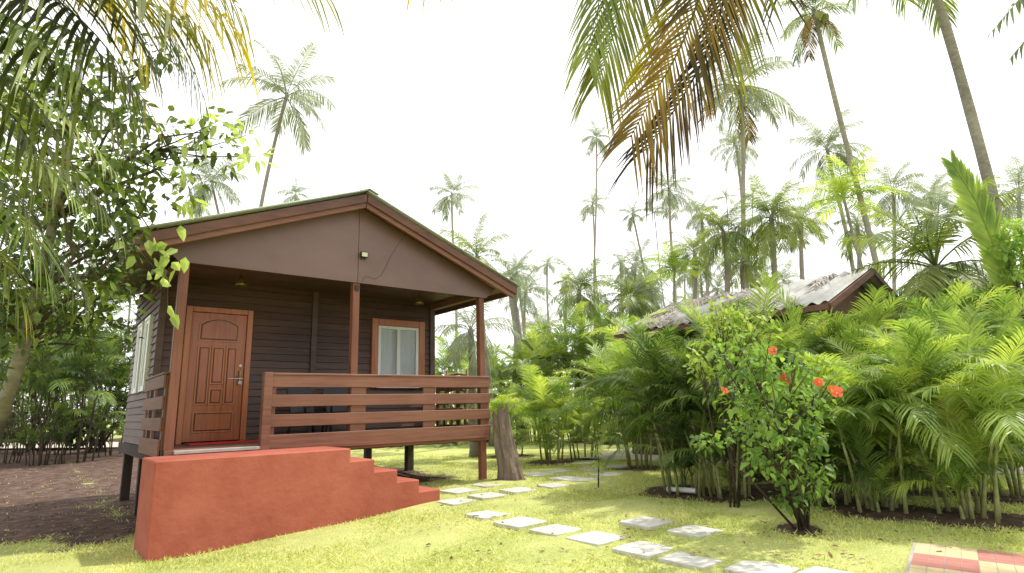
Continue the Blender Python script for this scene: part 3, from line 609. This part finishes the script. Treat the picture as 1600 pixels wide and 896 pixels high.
# door
fr=MB(); y=d-.075
fr.box(dl-.0,dl+.085,y,d-.0,D,dz); fr.box(dr-.085,dr,y,d,D,dz); fr.box(dl+.086,dr-.086,y+.002,d,dz-.085,dz); fr.build('door_frame',MT['doord'],ct,bevel=.006)
x0,x1=dl+.09,dr-.09; z0,z1=D+.03,dz-.09; dw=x1-x0; yd=d-.035
door=MB().box(x0,x1,yd,d+.0,z0,z1).build('door',MT['door'],ct,bevel=.003)
def rp(a,b,c,e,arch=False):
    X0=x0+a*dw; X1=x0+b*dw; Z0=z0+c*(z1-z0); Z1=z0+e*(z1-z0)
    for off,yy,th,mt in ((-.012,yd-.016,.015,'doord'),(.01,yd-.018,.012,'doorg'),(.028,yd-.034,.028,'door')):
        if arch:
            pts=[(X0+off,Z0+off),(X1-off,Z0+off)]
            for k in range(13):
                t=k/12; pts.append((X1-off-(X1-X0-2*off)*t,Z1-.1-off+.095*math.sin(PI*t)**.8))
            MB().extr([(p,yy,q) for p,q in pts],(0,th,0)).build('door_panel',MT[mt],door)
        else: MB().box(X0+off,X1-off,yy,yy+th,Z0+off,Z1-off).build('door_panel',MT[mt],door,bevel=.005)
rp(.15,.85,.78,.96,True); rp(.15,.36,.28,.73); rp(.4,.62,.44,.73); rp(.4,.62,.28,.4); rp(.66,.85,.28,.73); rp(.15,.85,.07,.22)
hx=x1-.055
mb=MB(); mb.box(hx-.018,hx+.018,yd-.045,yd-.001,D+.95,D+1.12); mb.build('handle_plate',MT['brass'],door,bevel=.004)
MB().tube([(hx,yd-.04,D+1.03),(hx,yd-.075,D+1.03),(hx-.08,yd-.075,D+1.03)],.007,8).build('handle',MT['metal'],door,True)
mb=MB(); mb.box(hx-.18,hx+.05,yd-.055,yd-.046,D+.985,D+.997); mb.box(hx-.03,hx+.02,yd-.075,yd-.056,D+.9,D+.95); mb.build('latch_bolt',MT['metal'],door)
mb=MB(); mb.lathe((0,0,0),[(.022,0),(.022,.01),(0,.012)],12); mb.v=[(hx+a,yd-.001-c,D+1.2+b) for a,b,c in mb.v]; mb.build('lock',MT['white'],door)
def window(parent,axis,c,a0,a1,b0,b1,face,fm,wide=.13):
    def bx(mb,s0,s1,q0,q1,z0,z1):
        if axis=='x': ya,yb=sorted((c+face*q0,c+face*q1)); mb.box(s0,s1,ya,yb,z0,z1)
        else: xa,xb=sorted((c+face*q0,c+face*q1)); mb.box(xa,xb,s0,s1,z0,z1)
    mb=MB()
    bx(mb,a0,a0+wide,-.02,.05,b0,b1); bx(mb,a1-wide,a1,-.02,.05,b0,b1); bx(mb,a0+wide+.001,a1-wide-.001,-.02,.048,b1-wide,b1); bx(mb,a0+wide+.001,a1-wide-.001,-.02,.048,b0,b0+wide*.7)
    w=mb.build('window',MT[fm],parent,bevel=.005)
    c0,c1,e0,e1=a0+wide+.004,a1-wide-.004,b0+wide*.7+.004,b1-wide-.004; mid=(c0+c1)/2; t=.055
    mb=MB()
    bx(mb,c0,c0+t,-.01,.034,e0,e1);bx(mb,c1-t,c1,-.01,.034,e0,e1);bx(mb,c0+t,c1-t,-.01,.032,e1-t,e1);bx(mb,c0+t,c1-t,-.01,.032,e0,e0+t)
    bx(mb,mid-.035,mid+.035,-.005,.028,e0+t,e1-t); mb.build('sash_frame',MT['white'],w,bevel=.003)
    mb=MB(); bx(mb,c0+t,c1-t,.004,.008,e0+t,e1-t); mb.build('pane',MT['glass'],w)
    mb=MB(); vs=[];fs=[];n=60
    for i in range(n+1):
        s=c0+(c1-c0)*i/n; q=-.02+.003*math.sin(i*.6)+.001*math.sin(i*2.3)
        for z in (e0-.03,e1+.03): vs.append((s,c+face*q,z) if axis=='x' else (c+face*q,s,z))
    for i in range(n): fs.append((2*i,2*i+2,2*i+3,2*i+1))
    mb.add(vs,fs).build('curtain',MT['curtain'],w,True)
    return w
w=window(ct,'x',d-.024,wl,wr,w0,w1,-1,'doord')
MB().box(wl+.1,wr-.14,d-.11,d-.076,w0+.0,w0+.035).build('sill',MT['white'],w,bevel=.003)
for o0,o1,oz0,oz1 in lwo: window(ct,'y',-.02,o0-.03,o1+.03,oz0-.03,oz1+.03,-1,'white',.05)
for i,(px,py,lab) in enumerate([(377,436,'small brass cone lamp hanging over the door'),(655,463,'small brass cone lamp hanging over the porch window')]):
    c=onplane(px,py,1,.85); c.z=min(c.z,zB-.02); t=thing('pendant_lamp',lab,'lamp',c)
    MB().lathe(c,[(.0,.1),(.02,.1),(.03,.06),(.075,-.02),(.085,-.06),(.08,-.06),(.03,.05),(0,.05)],18).build('lamp_shade',MT['brass'],t,True)
    MB().tube([c+V((0,0,.09)),V((c.x,c.y,zB+.125))],.006,6).build('cord',MT['black'],t)
    MB().lathe(c,[(0,-.05),(.03,-.03),(.035,0),(.02,.04)],12).build('bulb',MT['white'],t,True)
c=onplane(570,398,1,-.1); t=thing('floodlight','small floodlight fixed to the gable panel above the middle post','light',c)
MB().box(c.x-.06,c.x+.06,-.1,-.055,c.z-.045,c.z+.045).build('housing',MT['black'],t,bevel=.006)
MB().box(c.x-.047,c.x+.047,-.104,-.1,c.z-.033,c.z+.033).build('lens',MT['lens'],t)
mb=MB(); mb.bar((c.x-.03,-.055,c.z-.02),(c.x-.03,-.031,c.z-.07),.012,.012); mb.bar((c.x+.03,-.055,c.z-.02),(c.x+.03,-.031,c.z-.07),.012,.012); mb.build('bracket',MT['black'],t)
q=lambda x,y: onplane(x,y,1,-.034)
tag(MB().tube(smooth([q(638,362),q(625,378),q(610,402),q(597,428),q(585,436),q(572,432),q(566,440)]),.0022,6).build('cable',MT['under']),'thin dark cable drooping across the gable panel from the roof to the middle post','cable')
MB().box(uM-.03,uM+.03,-.03,-.001,zB-.14,zB-.06).build('junction_box',MT['black'],ct)
tag(MB().box(dl+.1,dr+.25,d-.62,d-.14,D+.003,D+.02).build('doormat',MT['mat'],bevel=.004),'red doormat lying before the carved door','doormat')
def armchair(name,label,loc,rz,mat='black'):
    t=thing(name,label,'chair',loc); t.rotation_euler.z=rz
    MB().box(-.22,.22,-.22,.2,.4,.43).build('seat',MT[mat],t,bevel=.012,local=True)
    mb=MB(); mb.extr([(-.22,.2,.43),(.22,.2,.43),(.24,.3,.8),(.15,.32,.88),(-.15,.32,.88),(-.24,.3,.8)],(0,.025,0)); mb.build('backrest',MT[mat],t,local=True)
    for sx in (-1,1):
        mb=MB(); mb.tube([(sx*.25,-.2,.4),(sx*.26,-.18,.62),(sx*.26,0,.65),(sx*.25,.25,.66)],.02,8); mb.build('armrest',MT[mat],t,True,local=True)
        for yy in (-.2,.2): MB().tube([(sx*.2,yy,.41),(sx*.25,yy*1.2,0)],[.025,.02],8).build('leg',MT[mat],t,True,local=True)
    return t
pa_=onplane(485,650,1,.95); pb_=onplane(528,650,1,1.2)
armchair('plastic_chair','black plastic armchair behind the railing, the left one of two',(pa_.x,.95,D),.3)
armchair('plastic_chair','black plastic armchair behind the railing, the right one of two',(pb_.x,1.15,D),-.25)
c=onplane(700,650,1,.95); t=thing('slatted_chair','brown wooden chair with curved slatted back at the right end of the porch','chair',(c.x,.95,D))
t.rotation_euler.z=-1.2
MB().box(-.25,.25,-.25,.22,.4,.44).build('seat',MT['beamx'],t,bevel=.006,local=True)
for sx in (-1,1):
    MB().tube([(sx*.24,.2,0),(sx*.24,.22,.5),(sx*.24,.3,1.15)],.022,8).build('leg',MT['post'],t,True,local=True); MB().tube([(sx*.24,-.22,0),(sx*.24,-.22,.64)],.022,8).build('leg',MT['post'],t,True,local=True)
    MB().bar((sx*.24,-.25,.65),(sx*.24,.27,.67),.05,.03).build('armrest',MT['post'],t,local=True)
mb=MB()
for z in (.6,.75,.9,1.05): mb.tube([(-.24,.225+(z-.5)*.12,z),(0,.26+(z-.5)*.12,z+.04),(.24,.225+(z-.5)*.12,z)],.02,6)
mb.build('backrest',MT['beamx'],t,True,local=True)
# steps
by=-1.039; bu0,bu1,bu2=-.283,1.936,3.304; bz=D-.056
n=4; sw=(bu2-bu1)/n; sh=(bz-(-.09))/(n+1)
poly=[(bu0,by,-.5),(bu2,by,-.5),(bu2,by,bz-sh*n)]
for k in range(n,0,-1):
    poly.append((bu1+sw*(k-1),by,bz-sh*k)); poly.append((bu1+sw*(k-1),by,bz-sh*(k-1)))
poly.append((bu0,by,bz))
stp=MB().extr(poly,(0,-by-.11,0)).build('concrete_steps',MT['red'],bevel=.014)
tag(stp,'red painted concrete landing with four steps going down to the right before the cottage','steps')
# stump
random.seed(77)
sb=gp(798,748); dd_=dep(sb); H=(P(797,642,dd_).z-sb.z); r0=16/f*dd_
sk=MB(); nr=28; k=14; vs=[];fs=[]
for i in range(k+1):
    t=i/k; rr_=r0*(1.12-.3*t+ .4*max(0,.2-t)*3)
    for j in range(nr):
        a=2*PI*j/nr; nn=mnoise.noise(V((math.cos(a)*2.2,math.sin(a)*2.2,t*2.5)))+.4*mnoise.noise(V((math.cos(a)*6,math.sin(a)*6,t*5))); q_=rr_*(1+.34*nn)
        vs.append((sb.x+q_*math.cos(a)-R0.x*.15*t,sb.y+q_*math.sin(a)-R0.y*.15*t,sb.z-.05+H*t+(.18*nn if i==k else 0)))
for i in range(k):
    for j in range(nr): fs.append((i*nr+j,i*nr+(j+1)%nr,(i+1)*nr+(j+1)%nr,(i+1)*nr+j))
fs.append(tuple(k*nr+j for j in range(nr)))
tag(sk.add(vs,fs).build('tree_stump',MT['stump']),'thick rough grey-brown tree stump beside the right porch post','tree stump')
a=gp(1043,768); b=gp(1088,771); tag(MB().tube([a+V((0,0,.03)),b+V((0,0,.03))],.035,12).build('short_pipe',MT['white']),'short pale pipe lying at the foot of the dark areca clump','pipe')
# ---------------------------------------------------------------- hut
random.seed(88)
ap=P(1362,418,12.4); hw=2.4; he=2.95; hl=5.2; hy=ap.y; hx_=ap.x; hz=ap.z
hut=thing('thatched_hut','brown hut behind the hedge with dry palm thatch over its corrugated roof','hut',(hx_,hy+hl/2,0))
MB().box(hx_-hw+.4,hx_+hw-.4,hy+.5,hy+hl,-.1,he+.1).build('wall',MT['wall'],hut)
MB().extr([(hx_-hw+.3,hy+.45,he-.02),(hx_+hw-.3,hy+.45,he-.02),(hx_,hy+.45,hz-.1)],(0,.06,0)).build('gable_panel',MT['panel'],hut)
for sg in (-1,1):
    e=(hx_+sg*hw,he); vs=[];fs=[]; n=int(hl/.04)
    for i in range(n+1):
        y=hy+i*.04; w_=.03*math.sin(i*.04/.24*2*PI); vs+=[(hx_,y,hz+w_),(e[0],y,e[1]+w_)]
    for i in range(n): fs.append((2*i,2*i+1,2*i+3,2*i+2))
    MB().add(vs,fs).build('roof_sheet',MT['hutroof'],hut,True)
    MB().bar((hx_,hy-.02,hz-.09),(e[0],hy-.02,e[1]-.09),.04,.12,up=(0,0,1)).build('verge_board',MT['verge'],hut)
    MB().box(e[0]-.02,e[0]+.02,hy,hy+hl,e[1]-.14,e[1]-.03).build('eave_board',MT['verge'],hut)
mb=MB()
for i in range(2000):
    y=hy+.7+random.random()*(hl-.8); s=random.random()**1.2; x=hx_-hw*s*.95; z=hz+(he-hz)*s*.95+.035+random.random()*.035
    if mnoise.noise(V((y*.9,s*2,3)))<-.12: continue
    dv=V((-random.uniform(.5,1),random.uniform(-.7,.7),0)).normalized(); Lt=random.uniform(.2,.6); dv.z=dv.x*(hz-he)/hw; sd=V((-dv.y,dv.x,0))*random.uniform(.006,.02)
    p0=V((x,y,z)); p1=p0+dv*Lt
    mb.add([p0+sd,p0-sd,p1-sd*.3,p1+sd*.3],[(0,1,2,3)])
mb.build('thatch',MT['thatch'],hut)
# ---------------------------------------------------------------- ground
def soil_np(x,y):
    nz=.35*np.sin(x*2.1+y*1.3)+.25*np.sin(x*4.7-y*3.1+1)+.15*np.sin(x*9.3+y*7.7+2)
    dpt=(x-CAM.x)*FH.x+(y-CAM.y)*FH.y
    a=1/(1+np.exp(-((.0-x)*5+nz*2)))*1/(1+np.exp(-((dpt-7.1)*2.2+nz*4)))
    b=1/(1+np.exp(-np.minimum(np.minimum(x+.3,4.9-x),y-.7)*5-nz))
    b=b*(y<40)
    h=np.zeros_like(x)
    for hx,hy_,hr in HB: h=np.maximum(h,np.exp(-((x-hx)**2+(y-hy_)**2)/(hr*hr))*1.4)
    return np.clip(np.maximum(np.maximum(a,b),h+nz*.25),0,1)
HB=[]
for bx,by_,*_ in AR:
    p=gp(bx,by_); HB.append((p.x,p.y,.6))
p=gp(1252,822); HB.append((p.x,p.y,.22))
p=gp(797,748); HB.append((p.x,p.y,.3))
for bx,by_ in [(118,712),(62,716),(12,712),(1230,765)]:
    p=gp(bx,by_); HB.append((p.x,p.y,.8))
def axis(lo,hi,c0,c1,fine):
    a=list(np.arange(c0,c1,fine)); s=fine; x=c1
    while x<hi: a.append(x); s*=1.25; x+=s
    s=fine; x=c0-fine
    while x>lo: a.insert(0,x); s*=1.25; x-=s
    return np.array(a)
xs=axis(-400,500,-7,16,.12); ys=axis(-60,700,-9,12,.12)
X,Y=np.meshgrid(xs,ys,indexing='ij'); T=np.clip((X+.5)/6,0,1); Z=-.27+.27*T*T*(3-2*T)
Z=Z+(.012*np.sin(X*3.1+Y*1.7)+.01*np.sin(X*1.3-Y*4.1))*(np.abs(X)<30)-.016
S=soil_np(X,Y)
nx,ny=X.shape; idx=np.arange(nx*ny).reshape(nx,ny)
F_=np.stack([idx[:-1,:-1],idx[1:,:-1],idx[1:,1:],idx[:-1,1:]],-1).reshape(-1,4)
me=bpy.data.meshes.new('lawn'); me.from_pydata(np.stack([X,Y,Z],-1).reshape(-1,3).tolist(),[],F_.tolist())
at=me.attributes.new('soil','FLOAT','POINT'); at.data.foreach_set('value',S.reshape(-1).astype(np.float32))
for p in me.polygons: p.use_smooth=True
m,nt,o=newmat('lawn_and_soil'); L=nt.links.new
ge=N(nt,'ShaderNodeNewGeometry'); n1=N(nt,'ShaderNodeTexNoise',Scale=1.3,Detail=8.0,Roughness=.7); n2=N(nt,'ShaderNodeTexNoise',Scale=45.0,Detail=6.0,Roughness=.7); n3=N(nt,'ShaderNodeTexNoise',Scale=5.0,Detail=7.0,Roughness=.65)
for q_ in (n1,n2,n3): L(ge.outputs['Position'],q_.inputs['Vector'])
mx=N(nt,'ShaderNodeMath',operation='ADD'); L(n1.outputs['Fac'],mx.inputs[0]); L(n2.outputs['Fac'],mx.inputs[1]); h_=N(nt,'ShaderNodeMath',operation='MULTIPLY'); h_.inputs[1].default_value=.5; L(mx.outputs[0],h_.inputs[0])
gr=ramp(nt,h_.outputs[0],[(.36,(.25,.29,.085)),(.5,(.42,.45,.15)),(.64,(.58,.56,.25))])
so=ramp(nt,n3.outputs['Fac'],[(.3,(.045,.027,.02)),(.5,(.1,.065,.05)),(.72,(.19,.13,.105))])
aa=N(nt,'ShaderNodeAttribute',attribute_name='soil'); mm=N(nt,'ShaderNodeMath',operation='MULTIPLY_ADD'); L(n3.outputs['Fac'],mm.inputs[0]); mm.inputs[1].default_value=1.2; mm.inputs[2].default_value=-.6
m2=N(nt,'ShaderNodeMath',operation='ADD'); L(mm.outputs[0],m2.inputs[0]); L(aa.outputs['Fac'],m2.inputs[1]); rr2=ramp(nt,m2.outputs[0],[(.4,(0,0,0)),(.6,(1,1,1))])
mc=N(nt,'ShaderNodeMix',data_type='RGBA'); L(rr2.outputs[0],mc.inputs[0]); L(gr.outputs[0],mc.inputs[6]); L(so.outputs[0],mc.inputs[7])
b=N(nt,'ShaderNodeBsdfPrincipled',Roughness=.95); b.inputs['Specular IOR Level'].default_value=.1; L(mc.outputs[2],b.inputs['Base Color'])
bp=N(nt,'ShaderNodeBump',Strength=.6,Distance=.03); L(n2.outputs['Fac'],bp.inputs['Height']); L(bp.outputs[0],b.inputs['Normal']); L(b.outputs[0],o.inputs[0])
me.materials.append(m); go=bpy.data.objects.new('ground',me); C.objects.link(go); struct(go)
def sheet(name,pxs,mat,dz=.006):
    return struct(MB().add([gp(*q_)+V((0,0,dz)) for q_ in pxs],[tuple(range(len(pxs)))]).build(name,mat))
SAND=surf('pale_sand_path',(.42,.37,.3),(.6,.55,.47),(5,5,5),.95,.5,40,.01,.1)
sheet('sand_path',[(900,716),(1600,742),(1900,750),(1900,712),(1600,706),(980,700)],SAND)
sheet('side_path',[(-300,704),(200,699),(200,691),(-300,694)],SAND)
# checkered paving
A0=gp(1432,850); A1=gp(1600,868); ex=(A1-A0); ex.z=0; ex.normalize(); ey=gp(1424,894)-A0; ey.z=0; ey.normalize()
tc_=[surf('tile_cream',(.47,.37,.2),(.55,.45,.27),(5,5,5),.85,.3,60,.004),surf('tile_red',(.34,.14,.11),(.41,.185,.15),(5,5,5),.85,.3,60,.004)]
for ci in (0,1):
    mb=MB()
    for i in range(6):
        for j in range(6):
            if (i+j)%2==ci:
                for s_ in range(4):
                    for r_ in range(4):
                        c0=A0+ex*(i*.4+s_*.1+.002)+ey*(j*.4+r_*.1+.002); q4=[c0,c0+ex*.096,c0+ex*.096+ey*.096,c0+ey*.096]
                        zz=g(A0.x,A0.y); mb.hexa([(p.x,p.y,zz-.02) for p in q4]+[(p.x,p.y,zz+.01) for p in q4])
    struct(mb.build('tiled_paving',tc_[ci]))
q4=[A0-ex*.02-ey*.02,A0+ex*2.42-ey*.02,A0+ex*2.42+ey*2.42,A0-ex*.02+ey*2.42]; zz=g(A0.x,A0.y)
struct(MB().hexa([(p.x,p.y,zz-.03) for p in q4]+[(p.x,p.y,zz+.006) for p in q4]).build('paving_bed',MT['cement']))
# stepping stones
random.seed(99)
num=['first','second','third','fourth','fifth','sixth','seventh','eighth','ninth','tenth','eleventh','twelfth']
rows=[([(763,803),(813,815),(869,827),(932,840),(1006,857),(1086,872),(1190,888),(1300,902)],'pale square stepping stone, %s from the steps in the front row','front row of stepping stones'),
([(1010,815),(1086,829)],'pale square stepping stone, %s from the left of the pair behind the front row','pair of stones behind the front row'),
([(714,783),(762,774),(810,765),(866,758),(905,749),(948,741)],'pale stepping stone, %s from the steps in the near lane of the back path','near lane of the back path'),
([(718,766),(763,757),(838,741),(884,747),(925,733),(968,728)],'pale stepping stone, %s from the steps in the far lane of the back path','far lane of the back path'),
([(870,736),(915,724),(958,718)],'small pale paving slab, %s from the stump in the farthest lane','farthest lane of the back path')]
STN=[]
for lst,lab,grp in rows:
    for i,(x,y_) in enumerate(lst):
        c=gp(x,y_); s_=.225*random.uniform(.9,1.05); a=random.uniform(-.09,.09); t2=random.uniform(-.002,.002)
        ca,sa=math.cos(a),math.sin(a); pts=[]
        cor=[(-1,-1),(1,-1),(1,1),(-1,1)]
        for k in range(4):
            (ua,va),(ub,vb)=cor[k],cor[(k+1)%4]
            for t in (0,.2,.4,.6,.8):
                uu=(ua+(ub-ua)*t)*s_*random.uniform(.965,1.015); vv_=(va+(vb-va)*t)*s_*random.uniform(.965,1.015)
                if t==0: uu*=.97; vv_*=.97
                pts.append((c.x+uu*ca-vv_*sa,c.y+uu*sa+vv_*ca,c.z-.04))
        mb=MB().extr(pts,(0,0,.042+t2))
        tag(mb.build('stepping_stone',MT['stone'],bevel=.004),lab%num[i],'stepping stone',grp); STN.append((c.x,c.y,s_))
# grass blades
n=230000
dd=3.6+rng.random(n)**1.15*13; aa_=rng.uniform(-1.0,1.0,n); fx_,fy_=FH.x,FH.y
px=CAM.x+dd*(fx_+aa_*R0.x); py=CAM.y+dd*(fy_+aa_*R0.y)
sv=soil_np(px,py); keep=sv+rng.normal(0,.2,n)<.5
pat=np.sin(px*1.7+1)*np.sin(py*2.3)+.6*np.sin(px*4.1-py*3.3); keep&=rng.random(n)<np.clip(.85+.3*pat,.35,1)
for cx,cy,s_ in STN: keep&=~((np.abs(px-cx)<s_*.93)&(np.abs(py-cy)<s_*.93))
keep&=~((px>bu0-.01)&(px<bu2+.01)&(py>by-.01)&(py<0))
Mi=np.linalg.inv(np.array([[ex.x,ey.x],[ex.y,ey.y]])); qq=Mi@np.stack([px-A0.x,py-A0.y]); keep&=~((qq[0]>-.03)&(qq[0]<2.44)&(qq[1]>-.03)&(qq[1]<2.44))
px,py,dd=px[keep],py[keep],dd[keep]; n=len(px); T=np.clip((px+.5)/6,0,1); pz=-.27+.27*T*T*(3-2*T)-.022
h=rng.uniform(.018,.046,n); wd=rng.uniform(.0035,.007,n)*(1+dd*.06); an=rng.random(n)*2*PI; lx,ly=rng.normal(0,.028,(2,n))
v0=np.stack([px-np.cos(an)*wd,py-np.sin(an)*wd,pz],-1); v1=np.stack([px+np.cos(an)*wd,py+np.sin(an)*wd,pz],-1); v2=np.stack([px+lx,py+ly,pz+h],-1)
vv=np.stack([v0,v1,v2],1).reshape(-1,3).astype(np.float32)
me=bpy.data.meshes.new('grass'); me.vertices.add(3*n); me.vertices.foreach_set('co',vv.reshape(-1)); me.loops.add(3*n); me.loops.foreach_set('vertex_index',np.arange(3*n,dtype=np.int32)); me.polygons.add(n); me.polygons.foreach_set('loop_start',np.arange(0,3*n,3,dtype=np.int32)); me.polygons.foreach_set('loop_total',np.full(n,3,dtype=np.int32)); me.update(); me.validate()
me.materials.append(MT['grass']); o=bpy.data.objects.new('grass',me); C.objects.link(o); struct(o,'stuff'); tag(o,'short bright green lawn grass around the stones and steps','grass')
mb=MB(); random.seed(5)
for i in range(1300):
    p=gp(random.uniform(0,240),random.uniform(705,850)) if i%2 else gp(random.uniform(640,1600),random.uniform(730,880))
    if i%2==0 and random.random()<.6: continue
    leaf(mb,p+V((0,0,.012)),V((random.uniform(-1,1),random.uniform(-1,1),.1)),V((0,0,1))+rv(.3),random.uniform(.03,.08),random.uniform(.015,.04))
o=mb.build('leaf_litter',MT['litter']); struct(o,'stuff'); tag(o,'dry fallen leaves scattered over soil and lawn','leaf litter')
mb=MB()
for i in range(12000):
    a=random.uniform(-1.25,1.2)
    r_=random.uniform(24,34) if i%3 else random.uniform(19,24)
    if a<-.45: r_+=16
    hh=2.6+1.6*mnoise.noise(V((a*7,0,0)))+1.2*mnoise.noise(V((a*21,4,0)))+(1.4 if r_>26 else 0)
    p=CAM+(FH*1+R0*a)*r_; p.z=random.random()*max(.8,hh); dv=rv(); dv.z=abs(dv.z)*.6; dv.normalize(); Lq=random.uniform(.35,.8); sd=dv.cross(rv()).normalized()*.09
    mb.add([p-sd*.5,p+sd*.5,p+dv*Lq*.6+sd,p+dv*Lq+V((0,0,-.15)),p+dv*Lq*.6-sd],[(0,1,2,3,4)])
o=mb.build('distant_undergrowth',MT['massleaf']); struct(o,'stuff'); tag(o,'far belt of mixed green undergrowth closing the garden','undergrowth')
# ---------------------------------------------------------------- light
wd_=bpy.data.worlds.new('World'); bpy.context.scene.world=wd_; wd_.use_nodes=True; nt=wd_.node_tree; nt.nodes.clear()
sd=(R0*.78+FH*.3).normalized(); el=R(60); azs=math.atan2(sd.x,sd.y)
sk_=nt.nodes.new('ShaderNodeTexSky'); sk_.sky_type='NISHITA'; sk_.sun_disc=False; sk_.sun_elevation=el; sk_.sun_rotation=azs; sk_.dust_density=3
mxn=N(nt,'ShaderNodeMix',data_type='RGBA'); mxn.inputs[0].default_value=.9; mxn.inputs[7].default_value=(12.0,12.0,12.0,1)
bg=nt.nodes.new('ShaderNodeBackground'); bg.inputs[1].default_value=.15; ow=nt.nodes.new('ShaderNodeOutputWorld')
nt.links.new(sk_.outputs[0],mxn.inputs[6]); nt.links.new(mxn.outputs[2],bg.inputs[0]); nt.links.new(bg.outputs[0],ow.inputs[0])
sl_=bpy.data.lights.new('sun','SUN'); sl_.energy=4.6; sl_.angle=R(1.5); sl_.color=(1,.95,.86); so_=bpy.data.objects.new('sun',sl_); C.objects.link(so_)
sdir=V((sd.x*math.cos(el),sd.y*math.cos(el),math.sin(el))); so_.rotation_euler=sdir.to_track_quat('Z','Y').to_euler()
vs_=bpy.context.scene.view_settings; vs_.view_transform='Standard'; vs_.look='None'; vs_.exposure=0
